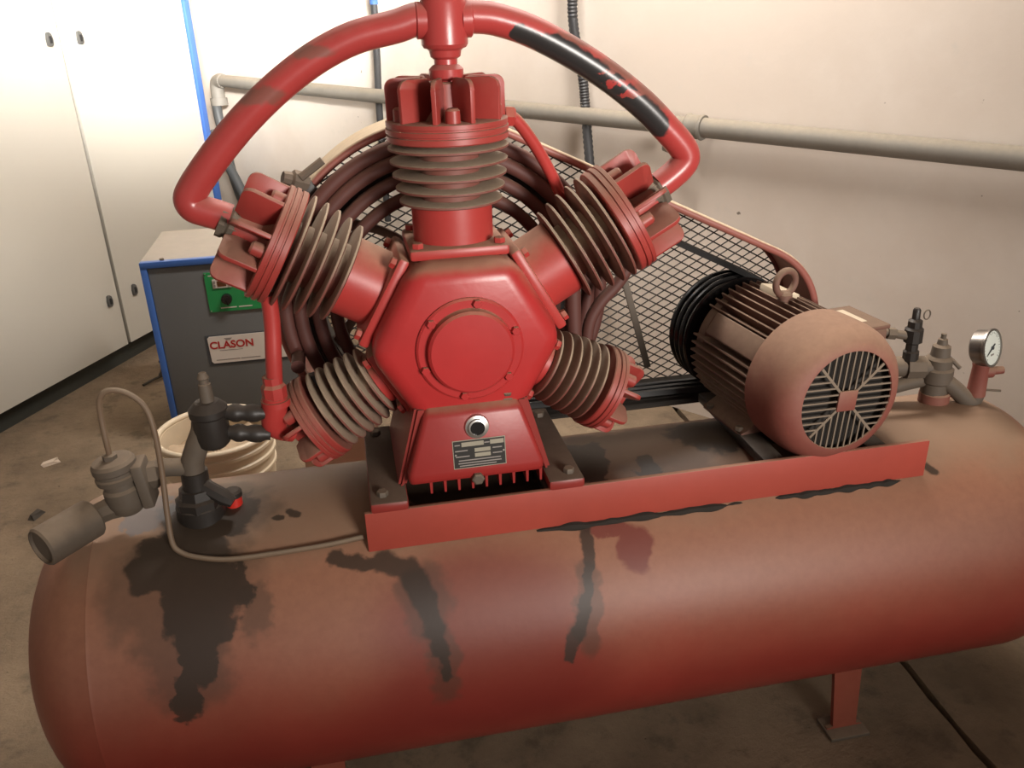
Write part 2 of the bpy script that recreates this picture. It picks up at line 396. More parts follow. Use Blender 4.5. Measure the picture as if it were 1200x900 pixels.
# crankcase: hexagonal prism with generous rounding
bm = bmesh.new(); hv = .182
poly = [(CX + hv * math.cos(math.radians(60 * i)), CZ + hv * math.sin(math.radians(60 * i))) for i in range(6)]
b_prism(bm, poly, -.135, .135)
bmesh.ops.bevel(bm, geom=list(bm.edges), offset=.036, segments=5, affect='EDGES', profile=.5)
crank = obj('crankcase', finish(bm, 'crankcase', 30), m_redclean, pump)
cv = obj('front_cover', lathe([(0, -.012), (.098, -.012), (.098, .004), (.094, .007), (.080, .007), (.0785, .010), (.078, .020), (.073, .0245), (.02, .0265), (0, .0265)], 56), m_redclean, pump,
         align((CX + .002, -.135, CZ), (0, -1, 0)))
for i in range(6):
    a = math.radians(20 + 60 * i)
    obj('bolt', hexb, m_redclean, cv, align((CX + .002 + .0885 * math.cos(a), -.142, CZ + .0885 * math.sin(a)), (0, -1, 0)))
# sump
bm = bmesh.new()
def ring(z, xh, y0, y1): return [bm.verts.new((CX + a * xh, b, z)) for a, b in ((-1, y0), (1, y0), (1, y1), (-1, y1))]
rs = [ring(.955, .085, -.120, .12), ring(.938, .092, -.150, .13), ring(.815, .132, -.166, .15), ring(.800, .126, -.160, .145)]
bm.faces.new(rs[0]); bm.faces.new(rs[-1])
for a, b in zip(rs, rs[1:]):
    for i in range(4): bm.faces.new((a[i], a[(i + 1) % 4], b[(i + 1) % 4], b[i]))
bmesh.ops.bevel(bm, geom=list(bm.edges), offset=.010, segments=3, affect='EDGES', profile=.5)
sump = obj('sump', finish(bm, 'sump', 40), m_sump, pump)
finm = prism([(-.002, 0), (.002, 0), (.003, .03), (-.003, .03)], -.006, .26)
for i in range(9): obj('cooling_fin', finm, m_sump, sump, T(CX - .088 + .0265 * i, -.150, .778))
nb = obj('sight_glass', lathe([(0, 0), (.024, 0), (.022, .006), (.017, .007), (.0165, .013), (.0135, .0135), (.0135, .009), (0, .009)], 30), m_steel, sump, align((CX + .004, -.1535, .908), (0, -1, .12)))
obj('glass_disc', lathe([(0, 0), (.0134, 0), (.0134, .0015), (0, .0015)], 24), m_gloss, nb if False else sump, align((CX + .004, -.1630, .9093), (0, -1, .12)))
obj('plug', lathe([(0, 0), (.012, 0), (.012, .012), (.009, .014), (0, .014)], 6), m_iron, sump, align((CX, -.160, .805), (0, -1, 0)))
obj('filler_plug', lathe([(0, 0), (.016, 0), (.016, .012), (.011, .014), (.011, .022), (0, .022)], 6), m_iron, sump, align((CX + .068, -.118, .945), (0, -.55, .83)))
# nameplate, follows the slope of the sump front
pm = M.Translation((CX + .006, -.1598, .856)) @ M.Rotation(math.radians(90 - 7.4), 4, 'X')
npl = obj('nameplate', box((0, 0, .0008), (.100, .056, .0016)), m_platecream, pump, pm)
obj('plate_field', box((0, 0, .0017), (.097, .053, .0008)), m_plate, npl, pm)
for x, y, sx, sy in ((-.012, .0195, .042, .0085), (.034, .0195, .026, .0085), (.006, .0065, .030, .0075), (.006, -.0035, .030, .0075)):
    obj('data_field', box((x, y, .0023), (sx, sy, .0006)), m_platecream, npl, pm)
for x, y, sx in ((-.041, .019, .010), (.015, .0195, .010), (-.034, .0075, .024), (-.032, -.004, .026), (.034, .0075, .018), (.034, -.003, .018), (0, -.012, .08), (0, -.0175, .082), (-.004, -.0225, .07)):
    obj('print_line', box((x, y, .0022), (sx, .0022, .0004)), m_txtgrey, npl, pm)
for x in (-.045, .046): obj('rivet', hexs, m_steel, npl, pm @ T(x, 0, .001) @ M.Scale(.35, 4))
# feet
for s, nm in ((-1, 'left'), (1, 'right')):
    x0, x1 = (CX + s * .205, CX + s * .134); xa, xb = min(x0, x1), max(x0, x1)
    bm = bmesh.new(); b_box(bm, ((xa + xb) / 2, -.022, .776), (xb - xa, .325, .022), None, .006, 2)
    ft = obj('mounting_foot', finish(bm, 'foot', 35), m_foot, pump)
    bm = bmesh.new()
    web = [(CX + s * .150, .786), (CX + s * .134, .786), (CX + s * .08, .95), (CX + s * .105, .95)]
    b_prism(bm, web, -.135, .12); bmesh.ops.bevel(bm, geom=list(bm.edges), offset=.006, segments=2, affect='EDGES')
    obj('web', finish(bm, 'web', 35), m_foot, ft)
    for y in (-.155, .10): obj('bolt', hexb, m_iron, ft, T(CX + s * .180, y, .787) @ M.Scale(1.3, 4))

# cylinders
def disc(r, t=.005, lip=.0): return lathe([(0, -t / 2), (r - .004, -t / 2), (r, -t / 4), (r, t / 4), (r - .004, t / 2), (0, t / 2)], 48)
def head_fin_mesh(r0, r1, h, t):
    pts = [(r0, 0), (r1, 0), (r1, h - .016)]
    for i in range(1, 6):
        a = PI / 2 * i / 5; pts.append((r1 - .016 + .016 * math.cos(a), h - .016 + .016 * math.sin(a)))
    pts += [(r0 + .012, h), (r0, h * .72)]
    return prism(pts, -t / 2, t / 2, 'y', .0018, 2)
lp = dict(fl=.080, br=.074, bi=.054, b0=.152, f0=.245, pitch=.0235, fr=[.094, .099, .103, .106, .108], h0=.351, hr=.108, hh=.036, ft=.072)
hp = dict(fl=.062, br=.054, bi=.040, b0=.150, f0=.196, pitch=.0205, fr=[.072, .076, .079, .081, .082, .083], h0=.313, hr=.088, hh=.034, ft=.048)
for S in (lp, hp):
    S['m_fins'] = [disc(r, .0070) for r in S['fr']]
    zb = S['f0'] - S['b0'] - .006
    S['m_barrel'] = lathe([(0, 0), (S['br'], 0), (S['br'], zb), (0, zb)], 44)
    S['m_core'] = lathe([(0, 0), (S['bi'], 0), (S['bi'], S['h0'] - S['f0'] + .006), (0, S['h0'] - S['f0'] + .006)], 36)
    q = S['fl'] * 1.12
    S['m_flange'] = box((0, 0, .011), (2 * q, 2 * q, .020), .006)
    hr, hh = S['hr'], S['hh']
    S['m_head'] = lathe([(0, 0), (hr - .002, 0), (hr, .002), (hr, hh * .30), (hr - .003, hh * .33), (hr - .003, hh * .40), (hr + .001, hh * .43), (hr + .001, hh * .62), (hr - .002, hh * .65), (hr - .002, hh * .72),
                         (hr, hh * .75), (hr, hh * .95), (hr - .004, hh), (hr * .5, hh), (hr * .42, hh + .008), (hr * .34, hh + .016), (hr * .30, hh + S['ft'] * .8), (hr * .26, hh + S['ft'] * .84), (0, hh + S['ft'] * .84)], 56)
    S['m_hfin'] = head_fin_mesh(hr * .28, hr - .003, S['ft'], .0085)
    S['m_boss'] = lathe([(0, 0), (.013, 0), (.0125, .022), (.009, .026), (0, .026)], 16)
AX = {}
def cylinder(ang, S, kind, lab):
    a = math.radians(ang); d = V((math.cos(a), 0, math.sin(a))); side = V((0, 1, 0)); u = d.cross(side)
    base = M(((side.x, u.x, d.x, CX), (side.y, u.y, d.y, 0), (side.z, u.z, d.z, CZ), (0, 0, 0, 1)))
    if base.determinant() < 0: base = M(((-side.x, u.x, d.x, CX), (-side.y, u.y, d.y, 0), (-side.z, u.z, d.z, CZ), (0, 0, 0, 1)))
    AX[ang] = base
    c = obj('cylinder', S['m_barrel'], m_red, pump, base @ T(0, 0, S['b0'])); c['label'] = lab
    obj('base_flange', S['m_flange'], m_red, c, base @ T(0, 0, S['b0'] + .002))
    obj('finned_core', S['m_core'], m_fin, c, base @ T(0, 0, S['f0'] - .006))
    q = S['fl'] * .92
    for i, j in ((-1, -1), (1, -1), (1, 1), (-1, 1)): obj('bolt', hexb, m_red, c, base @ T(i * q, j * q, S['b0'] + .024) @ M.Scale(1.25, 4))
    for i, fm in enumerate(S['m_fins']): obj('cooling_fin', fm, m_fin, c, base @ T(0, 0, S['f0'] + i * S['pitch']))
    h = obj('cylinder_head', S['m_head'], m_head, pump, base @ T(0, 0, S['h0'])); h['label'] = lab.replace('cylinder', 'cylinder head')
    nf = 10 if S is lp else 8
    for i in range(nf):
        obj('head_fin', S['m_hfin'], m_head, h, base @ T(0, 0, S['h0'] + S['hh'] - .003) @ M.Rotation(2 * PI * (i + .5) / nf, 4, 'Z'))
    for i in range(nf // 2):
        A = 2 * PI * (2 * i + 1) / nf; rr = S['hr'] * .80
        obj('head_bolt', S['m_boss'], m_head, h, base @ T(rr * math.cos(A), rr * math.sin(A), S['h0'] + S['hh'] - .002))
cylinder(90, lp, 'lp', 'upright top cylinder with grey dusty fins')
cylinder(150, lp, 'lp', 'upper left cylinder with dusty fins')
cylinder(30, lp, 'lp', 'upper right cylinder with dark fins')
cylinder(210, hp, 'hp', 'small lower left cylinder')
cylinder(330, hp, 'hp', 'small lower right cylinder')
def at(ang, r, off=0.): return AX[ang] @ V((0, off, r))

# tee on top and the two arched pipes
top = at(90, lp['h0'] + lp['hh'] + lp['ft'] * .84)
PR = .0265; ty = 0.0; tx = CX + .004
tee = obj('pipe_tee', lathe([(0, 0), (.036, 0), (.040, .006), (.040, .070), (.037, .078), (.040, .084), (.043, .086), (.043, .11), (0, .11)], 36), m_pipe, pump, T(tx, ty, 1.556))
obj('union_nut', lathe([(0, -.012), (.020, -.012), (.020, .012), (.029, .016), (.030, .030), (.024, .036), (.020, .038), (.020, .046), (.026, .050), (.028, .060), (.033, .064), (0, .064)], 30), m_pipe, tee, T(tx, ty, 1.492))
for s in (-1, 1): obj('tee_collar', lathe([(0, 0), (.0295, 0), (.0295, .016), (.027, .018), (0, .018)], 32), m_pipe, tee, align((tx + s * .030, ty, 1.600), (s, 0, .0)))
obj('top_cap', lathe([(0, 0), (.05, 0), (.052, .004), (.052, .016), (.04, .02), (0, .02)], 6), m_black, tee, T(tx, ty, 1.662))
left = [(tx - .05, ty, 1.601), (.115, ty, 1.592), (.045, ty, 1.577), (-.02, ty, 1.549), (-.085, ty, 1.508), (-.145, ty, 1.460), (-.195, ty, 1.412), (-.235, ty, 1.368)]
bend = [(-.252, ty, 1.347), (-.262, ty, 1.330), (-.258, ty, 1.316), (-.243, ty, 1.308), (-.222, ty, 1.300)]
lpipe = obj('discharge_pipe', tube(smooth_path([(tx - .02, ty, 1.603)] + left + bend + [(-.200, ty, 1.290)], 6), PR, 28), m_pipe, pump)
right = [(tx + .05, ty, 1.603), (.285, ty, 1.598), (.345, ty, 1.578), (.42, ty, 1.540), (.49, ty, 1.496), (.555, ty, 1.446), (.605, ty, 1.398)]
bend2 = [(.628, ty, 1.374), (.641, ty, 1.356), (.643, ty, 1.342), (.634, ty, 1.328), (.615, ty, 1.312), (.592, ty, 1.296)]
rpipe = obj('discharge_pipe', tube(smooth_path([(tx + .02, ty, 1.604)] + right + bend2, 6), PR, 28), m_pipe, pump)
for p, ang, sgn in ((lpipe, 150, -1), (rpipe, 30, 1)):
    e = at(ang, .432); d = V((math.cos(math.radians(ang)), 0, math.sin(math.radians(ang))))
    obj('union_nut', lathe([(0, -.03), (.026, -.03), (.026, .0), (.033, .003), (.033, .022), (.028, .026), (.031, .030), (.031, .040), (0, .040)], 8), m_iron, p, align(e, d))

# intercooler tubes, concentric behind the cylinders
for i, (r, tr) in enumerate(((.232, .0135), (.268, .014), (.304, .0145), (.332, .0145))):
    y = .150 + .004 * (i % 2)
    pts = [(CX + x, y, CZ + z) for x, z in ringpath(r, 60, -38, 218 if i < 3 else 196)]
    pts = [(pts[0][0], .09, pts[0][2] + .0)] + pts + [(pts[-1][0], .09, pts[-1][2])]
    obj('intercooler_tube', tube(pts, tr, 12), m_tube, pump)
# small connecting pipes
sp = obj('link_pipe', tube(smooth_path([(CX + .105, .03, 1.435), (CX + .128, .035, 1.43), (CX + .165, .05, 1.385), (CX + .205, .07, 1.32), (CX + .235, .09, 1.26)], 6), .0115, 14), m_red, pump)
obj('union_nut', lathe([(0, 0), (.019, 0), (.019, .016), (.015, .02), (0, .02)], 6), m_red, sp, align((CX + .108, .03, 1.436), (1, .1, -.1)))
e0 = at(210, .388)
vp = obj('link_pipe', tube(smooth_path([(-.150, -.04, 1.16), (-.152, -.04, 1.10), (-.158, -.045, 1.04), (-.164, -.045, .98), (-.166, -.045, .955)], 5), .0150, 16), m_red, pump)
obj('union_nut', lathe([(0, 0), (.022, 0), (.023, .006), (.023, .030), (.018, .036), (.018, .05), (0, .05)], 8), m_red, vp, T(-.166, -.045, .955))
obj('elbow', tube(smooth_path([(-.166, -.045, .965), (-.170, -.043, .938), (-.176, -.038, .910), (-.170, -.03, .892), (-.145, -.02, .878)], 5), .0235, 18), m_red, vp)
obj('elbow_nut', lathe([(0, 0), (.027, 0), (.027, .012), (0, .012)], 20), m_red, vp, T(-.166, -.045, .946))
obj('link_pipe', tube(smooth_path([(.555, .06, 1.155), (.553, .06, 1.12), (.53, .06, 1.085), (.50, .06, 1.055), (.478, .06, 1.02), (.470, .06, .985), (.470, .06, .94)], 6), .013, 14), m_tube, pump)
obj('link_pipe', tube(smooth_path([(.43, .05, 1.17), (.435, .05, 1.10), (.437, .05, 1.03), (.44, .05, .96)], 6), .016, 14), m_tube, pump)
obj('breather', lathe([(0, 0), (.021, 0), (.021, .03), (.016, .036), (.012, .05), (0, .052)], 12), m_black, pump, align((-.085, .02, .925), (-.2, 0, 1)))

# flywheel with curved spokes
FY0, FY1 = .215, .285
fw = obj('flywheel', lathe([(.262, FY0), (.296, FY0)] + [q for k in range(3) for q in ((.300, FY0 + .004 + k * .022), (.288, FY0 + .010 + k * .022), (.288, FY0 + .017 + k * .022), (.300, FY0 + .023 + k * .022))] + [(.296, FY1), (.262, FY1), (.262, FY0)], 72), m_black, pump,
         T(CX, 0, CZ) @ M.Rotation(-PI / 2, 4, 'X'))
obj('hub', lathe([(0, FY0 - .09), (.03, FY0 - .09), (.032, FY0), (.06, FY0), (.06, FY1), (0, FY1)], 32), m_black, fw, T(CX, 0, CZ) @ M.Rotation(-PI / 2, 4, 'X'))
for k in range(6):
    a0 = 2 * PI * k / 6; bm = bmesh.new(); A = []; B = []
    for i in range(9):
        r = .05 + .22 * i / 8; a = a0 + .45 * (i / 8) ** 1.5; wdt = .045 - .02 * math.sin(PI * i / 8)
        c = V((math.cos(a), 0, math.sin(a))); tn = V((-math.sin(a), 0, math.cos(a)))
        for s, L in ((-1, A), (1, B)): L.append(V((CX, .25, CZ)) + c * r + tn * s * wdt / 2 + V((0, s * .016, 0)))
    va = [bm.verts.new(p + V((0, -.006, 0))) for p in A]; vb = [bm.verts.new(p + V((0, -.006, 0))) for p in B]
    vc = [bm.verts.new(p + V((0, .006, 0))) for p in A]; vd = [bm.verts.new(p + V((0, .006, 0))) for p in B]
    for i in range(8):
        for q in ((va, vb), (vb, vd), (vd, vc), (vc, va)): bm.faces.new((q[0][i], q[0][i + 1], q[1][i + 1], q[1][i]))
    obj('spoke', finish(bm, 'spoke', 40), m_tube, fw)

# ------------------------------------------------------------------ motor (own frame, axis along local y)
MYAW = math.radians(7.0); MO = V((.905, .03, .762)); AXZ = .124
mot = thing('electric_motor', 'brown dusty finned electric motor with slotted round fan cover on the tank', 'motor', MO, MYAW)
MW = W[mot.name]
Ay = MW @ T(0, 0, AXZ) @ M.Rotation(-PI / 2, 4, 'X')       # lathe z -> local y
obj('body', lathe([(0, -.15), (.112, -.15), (.112, .115), (.118, .12), (.128, .125), (.128, .15), (.11, .162), (.05, .168), (0, .168)], 56), m_motor, mot, Ay)
cm = prism([(0, -.003), (.034, -.0018), (.034, .0018), (0, .003)], -.105, .145, 'z')
nfin = 48
for i in range(nfin):
    a = 2 * PI * i / nfin
    deg = math.degrees(a) % 360
    if 248 < deg < 292 or 140 < deg < 158 or (5 < deg < 40): continue
    obj('cooling_fin', cm, m_motor, mot, MW @ T(0, 0, AXZ) @ M.Rotation(-a, 4, 'Y') @ T(.110, 0, 0) @ M.Rotation(PI / 2, 4, 'X') @ M.Scale(-1, 4, (0, 0, 1)))
obj('rating_pad', box((.129, 0, 0), (.034, .2, .052), .004), m_motor, mot, MW @ T(0, 0, AXZ) @ M.Rotation(-math.radians(148), 4, 'Y'))
obj('lid_pad', box((.134, .06, .006), (.03, .085, .045), .003), m_cream, mot, MW @ T(0, 0, AXZ) @ M.Rotation(-math.radians(80), 4, 'Y'))
for sx in (-1, 1):
    fo = obj('foot', prism([(sx * .05, -.07), (sx * .12, -.112), (sx * .135, -.126), (sx * .135, -AXZ), (sx * .06, -AXZ)], -.07, .09, 'y', .003), m_motor, mot, MW @ T(0, 0, AXZ))
    for y in (-.05, .07): obj('bolt', hexb, m_iron, fo, MW @ T(sx * .128, y, .004) @ M.Scale(1.1, 4))
# fan cover: bowl
fc = obj('fan_cover', lathe([(.146, -.085), (.149, -.088), (.150, -.12), (.150, -.155), (.147, -.178), (.139, -.198), (.127, -.211), (.113, -.218), (.105, -.219), (.104, -.216), (.112, -.214), (.124, -.207), (.135, -.195), (.143, -.176), (.146, -.155), (.146, -.12), (.146, -.085)], 72), m_cover, mot, Ay)
obj('fan_disc', lathe([(0, -.195), (.118, -.195), (.118, -.19), (0, -.19)], 40), m_fan, mot, Ay)
GR = .106; GY = -.2165
G = MW @ T(0, GY, AXZ)
obj('hub_plate', box((0, -.001, 0), (.044, .006, .044), .002), m_cover, fc, G @ M.Rotation(math.radians(4), 4, 'Y'))
for k in range(4):
    obj('cross_bar', box((.062, 0, 0), (.082, .004, .006), .001), m_slat, fc, G @ M.Rotation(math.radians(45 + 90 * k + 4), 4, 'Y'))
for k in range(4):
    for i in range(11):
        t = -.072 + .0144 * i
        inner = max(abs(t) + .003, .023); outer = math.sqrt(GR ** 2 - t ** 2) + .002
        if outer - inner < .008: continue
        obj('slat', box(((inner + outer) / 2, 0, t), (outer - inner, .003, .0032)), m_slat, fc, G @ M.Rotation(math.radians(90 * k + 4), 4, 'Y'))
# lifting eye
eb = obj('lifting_eye', tube([(.026 * math.cos(2 * PI * i / 28), 0, .026 * math.sin(2 * PI * i / 28)) for i in range(28)], .0075, 12, closed=True), m_motor, mot, T(.897, .035, 1.066) @ M.Rotation(.25, 4, 'Z'))
obj('eye_shank', lathe([(0, -.03), (.012, -.03), (.012, .005), (.017, .007), (.017, .013), (.011, .018), (0, .018)], 16), m_motor, eb, T(.897, .035, 1.028))
tb = obj('terminal_box', box((.160, .000, .225 - .10), (.10, .13, .10), .006), m_motor, mot, MW @ T(-.012, -.02, .028))
obj('lid', box((.160, .000, .180), (.106, .136, .010), .003), m_motor, tb, MW @ T(-.012, -.02, .028))
obj('lid_label', box((.150, .005, .1858), (.055, .08, .001)), m_cream, tb, MW @ T(-.012, -.02, .028))
pul = obj('pulley', lathe([(0, .175), (.03, .175), (.04, .185), (.118, .185), (.128, .180), (.137, .180), (.140, .184)] + [q for k in range(3) for q in ((.140, .188 + k * .022), (.127, .194 + k * .022), (.127, .201 + k * .022), (.140, .207 + k * .022))] + [(.140, .256), (.1, .26), (0, .26)], 64), m_gloss, mot, Ay)

# ------------------------------------------------------------------ belts
PC = MW @ V((0, .225, AXZ))          # pulley centre
def hull2(c1, r1, c2, r2, n=40):
    d = V((c2[0] - c1[0], c2[1] - c1[1])); L = d.length; th = math.atan2(d.y, d.x); be = math.acos((r1 - r2) / L)
    pts = []
    for i in range(n + 1):
        a = th + be + (2 * PI - 2 * be) * i / n; pts.append((c1[0] + r1 * math.cos(a), c1[1] + r1 * math.sin(a)))
    for i in range(n // 2 + 1):
        a = th - be + 2 * be * i / (n // 2); pts.append((c2[0] + r2 * math.cos(a), c2[1] + r2 * math.sin(a)))
    return pts
for k, nm in enumerate(('front', 'middle', 'rear')):
    y = FY0 + .0135 + k * .022; bm = bmesh.new()
    po = hull2((CX, CZ), .3045, (PC.x, PC.z), .1445); pi_ = hull2((CX, CZ), .2925, (PC.x, PC.z), .1325); n = len(po)
    rings = [[bm.verts.new((p[0], y + dy, p[1])) for p in P] for P, dy in ((po, -.0085), (po, .0085), (pi_, .005), (pi_, -.005))]
    for a in range(4):
        A, B = rings[a], rings[(a + 1) % 4]
        for i in range(n): bm.faces.new((A[i], A[(i + 1) % n], B[(i + 1) % n], B[i]))
    tag(obj('drive_belt', finish(bm, 'belt', 35), m_rubber), '%s black rubber V belt from pump flywheel to motor pulley' % {'front': 'foremost', 'middle': 'middle', 'rear': 'rearmost'}[nm], 'belt', 'drive belts')

# ------------------------------------------------------------------ belt guard
GY0, GY1 = .195, .355
gd = thing('belt_guard', 'long red belt guard with expanded metal mesh behind the flywheel and motor', 'belt guard', (.55, .28, .70))
g1, gr1, g2, gr2 = (CX + .005, CZ), .362, (.872, .905), .205
outer = hull2(g1, gr1, g2, gr2, 72)
inner = hull2(g1, gr1 - .004, g2, gr2 - .004, 72)
lipin = hull2(g1, gr1 - .022, g2, gr2 - .022, 72)
def loop(bm, A, ya, B, yb):
    va = [bm.verts.new((p[0], ya, p[1])) for p in A]; vb = [bm.verts.new((p[0], yb, p[1])) for p in B]; n = len(A)
    for i in range(n): bm.faces.new((va[i], va[(i + 1) % n], vb[(i + 1) % n], vb[i]))
def upper(P):                                   # the part of a closed outline above the belts' lower run, as an open chain
    P = P[:]; k = next(i for i in range(len(P)) if P[i][1] < .80 and P[(i + 1) % len(P)][1] >= .80)
    P = P[k + 1:] + P[:k + 1]; return [p for p in P if p[1] >= .80]
def chain(bm, A, ya, B, yb):
    n = min(len(A), len(B)); va = [bm.verts.new((p[0], ya, p[1])) for p in A[:n]]; vb = [bm.verts.new((p[0], yb, p[1])) for p in B[:n]]
    for i in range(n - 1): bm.faces.new((va[i], va[i + 1], vb[i + 1], vb[i]))
bm = bmesh.new(); uo = upper(outer); ui = [p for p in upper(inner)]
def shrink(P, k):
    out = []
    for i, p in enumerate(P):
        a = V((*P[max(i - 1, 0)], 0)); b = V((*P[min(i + 1, len(P) - 1)], 0)); d = (b - a).normalized(); out.append((p[0] - d.y * k, p[1] + d.x * k))
    return out
ui = shrink(uo, .004)
chain(bm, uo, GY0, uo, GY1); chain(bm, ui, GY1, ui, GY0); chain(bm, uo, GY0, ui, GY0); chain(bm, uo, GY1, ui, GY1)
bmesh.ops.remove_doubles(bm, verts=bm.verts, dist=1e-5)
obj('side_band', finish(bm, 'band', 40), m_guard, gd)
for nm, y, k, rr in (('front_rim', GY0, .004, .009), ('rear_rim', GY1, .006, .006)):
    obj(nm, tube([(p[0], y, p[1]) for p in shrink(uo, k)], rr, 10), m_guard, gd)
obj('lower_band', box((.60, (GY0 + GY1) / 2, .728), (.74, GY1 - GY0, .005), .001), m_scum, gd)
for x in (.26, .94): obj('guard_leg', box((x, GY1 - .012, .66), (.03, .006, .15), .001), m_guard, gd)
# expanded mesh
bm = bmesh.new(); clip = hull2(g1, gr1 - .008, g2, gr2 - .008, 48)
def clipline(p, d):
    lo, hi = -9, 9; n = len(clip)
    if d[1] > 0: lo = (.73 - p[1]) / d[1]
    else: hi = (.73 - p[1]) / d[1]
    for i in range(n):
        a, b = clip[i], clip[(i + 1) % n]; nx, nz = -(b[1] - a[1]), (b[0] - a[0])
        if abs(nx) + abs(nz) < 1e-9: continue
        den = nx * d[0] + nz * d[1]; num = nx * (p[0] - a[0]) + nz * (p[1] - a[1])
        if abs(den) < 1e-9:
            if num < 0: return None
            continue
        t = -num / den
        if den > 0: lo = max(lo, t)
        else: hi = min(hi, t)
    return (lo, hi) if hi > lo else None
pw, ph = .0400, .0225
for s in (1, -1):
    L = math.hypot(pw, ph); d = (pw / L, s * ph / L)
    for i in range(-90, 90):
        p = (CX, CZ + i * ph); q = clipline(p, d)
        if not q: continue
        nseg = max(1, int((q[1] - q[0]) / .3))
        A = V((p[0] + d[0] * q[0], GY1 - .002 + s * .0008, p[1] + d[1] * q[0])); B = V((p[0] + d[0] * q[1], GY1 - .002 + s * .0008, p[1] + d[1] * q[1]))
        b_tube(bm, [A, B], .0017, 4)
gm = obj('expanded_mesh', finish(bm, 'mesh', 0), m_mesh, gd); gm['kind'] = 'stuff'
obj('stay', box((0, 0, 0), (.016, .006, .34), .001), m_iron, gd, T(.665, GY1 - .012, .93) @ M.Rotation(-.28, 4, 'Y'))
cl = obj('clamp', lathe([(0, 0), (.018, 0), (.020, .01), (.020, .03), (.014, .034), (.012, .05), (0, .05)], 8), m_iron, gd, align((CX - .26, .19, CZ + .255), (-.9, -.3, .35)))
obj('clamp_screw', tube([(CX - .27, .17, CZ + .27), (CX - .225, .17, CZ + .30)], .008, 8), m_iron, cl)
obj('clamp_plate', box((0, 0, 0), (.05, .02, .035), .004), m_black, cl, T(CX - .265, .185, CZ + .235) @ M.Rotation(-.6, 4, 'Y'))

# ------------------------------------------------------------------ fittings on the right end of the tank
rf = thing('valve_manifold', 'dark dusty pipe fittings with small valves standing on right end of tank', 'pipe fittings', (1.312, .04, .74))
Y = .04
obj('riser', lathe([(0, .02), (.030, .02), (.030, .045), (.036, .05), (.036, .080), (.030, .085), (.030, .105), (.022, .112), (.020, .135), (.012, .14), (.010, .152), (.006, .154), (.006, .165), (0, .165)], 14), m_iron, rf, T(1.308, Y, .742))
obj('horizontal_pipe', tube(smooth_path([(1.308, Y, .825), (1.24, Y + .02, .825), (1.19, Y + .035, .826), (1.12, Y + .06, .83)], 5), [.024] * 11 + [.022] * 5, 16), m_iron, rf)
obj('pipe_collar', lathe([(0, 0), (.028, 0), (.028, .04), (0, .04)], 8), m_iron, rf, align((1.275, Y + .008, .825), (-1, .25, 0)))
obj('lower_pipe', tube([(1.305, Y, .80), (1.25, Y + .02, .782), (1.14, Y + .05, .745)], .017, 14), m_iron, rf)
obj('elbow_pipe', tube(smooth_path([(1.312, Y - .01, .80), (1.345, Y - .02, .775), (1.378, Y - .03, .745), (1.392, Y - .03, .742), (1.397, Y - .03, .755), (1.397, Y - .03, .775)], 4), .0195, 16), m_iron, rf)
gs = obj('gauge_stem', lathe([(0, 0), (.021, 0), (.020, .02), (.018, .07), (.0195, .075), (.0195, .08), (0, .08)], 18), m_cover, rf, T(1.397, Y - .03, .757))
obj('drain_cock', lathe([(0, 0), (.016, 0), (.016, .02), (.010, .024), (.009, .045), (0, .045)], 12), m_cover, gs, align((1.405, Y - .03, .815), (1, -.2, .05)))
obj('pin', tube([(1.41, Y - .04, .772), (1.445, Y - .05, .770)], .003, 8), m_iron, gs)
sv = obj('safety_valve', lathe([(0, 0), (.018, 0), (.018, .03), (.014, .034), (.014, .05), (.021, .055), (.021, .085), (.016, .09), (.016, .105), (.009, .11), (.009, .13), (.006, .135), (0, .135)], 10), m_black, rf, align((1.243, Y + .015, .835), (-.03, 0, 1)))
obj('pull_ring', tube([(1.243 + .012 + .008 * math.cos(2 * PI * i / 14), Y, .958 + .011 * math.sin(2 * PI * i / 14)) for i in range(14)], .0016, 6, closed=True), m_iron, sv)
obj('pilot_pipe', tube([(1.238, Y + .015, .902), (1.17, Y + .03, .915), (1.11, Y + .04, .925)], [.011, .009, .006], 10), m_iron, rf)
obj('pipe_nut', lathe([(0, 0), (.014, 0), (.014, .02), (0, .02)], 6), m_iron, rf, align((1.20, Y + .025, .909), (-1, .1, .15)))
obj('valve_lever', tube([(1.325, Y, .848), (1.335, Y - .01, .842), (1.35, Y - .02, .825)], .005, 8), m_iron, rf)
# gauge
GC = V((1.395, Y - .035, .877)); gdir = V((.42, -.86, .22)).normalized()
pg = thing('pressure_gauge', 'round pressure gauge with white dial and metal case on a red stem', 'gauge', (1.397, Y - .03, .835))
GM = align(GC, gdir)
# keep dial upright
zc = gdir; xc = V((0, 0, 1)).cross(zc).normalized(); yc = zc.cross(xc)
GM = M(((xc.x, yc.x, zc.x, GC.x), (xc.y, yc.y, zc.y, GC.y), (xc.z, yc.z, zc.z, GC.z), (0, 0, 0, 1)))
obj('case', lathe([(0, -.022), (.036, -.022), (.040, -.018), (.041, .008), (.044, .010), (.044, .015), (.0395, .016), (.0395, .012), (0, .012)], 44), m_chrome, pg, GM)
dl = obj('dial', lathe([(0, .0122), (.0392, .0122), (.0392, .0128), (0, .0128)], 40), m_dial, pg, GM)
for i in range(25):
    a = math.radians(-45 + 270 * i / 24); L = .006 if i % 4 == 0 else .003
    obj('tick_mark', box((.036 - L / 2, 0, .0131), (L, .0009, .0004)), m_txtdark, dl, GM @ M.Rotation(a, 4, 'Z'))
obj('print_block', box((0, -.016, .0131), (.014, .004, .0004)), m_txtgrey, dl, GM)
obj('needle', prism([(-.014, -.0012), (.0, -.002), (.030, -.0003), (.030, .0003), (.0, .002), (-.014, .0012)], .0140, .0150, 'z'), m_txtdark, pg, GM @ M.Rotation(math.radians(208), 4, 'Z'))
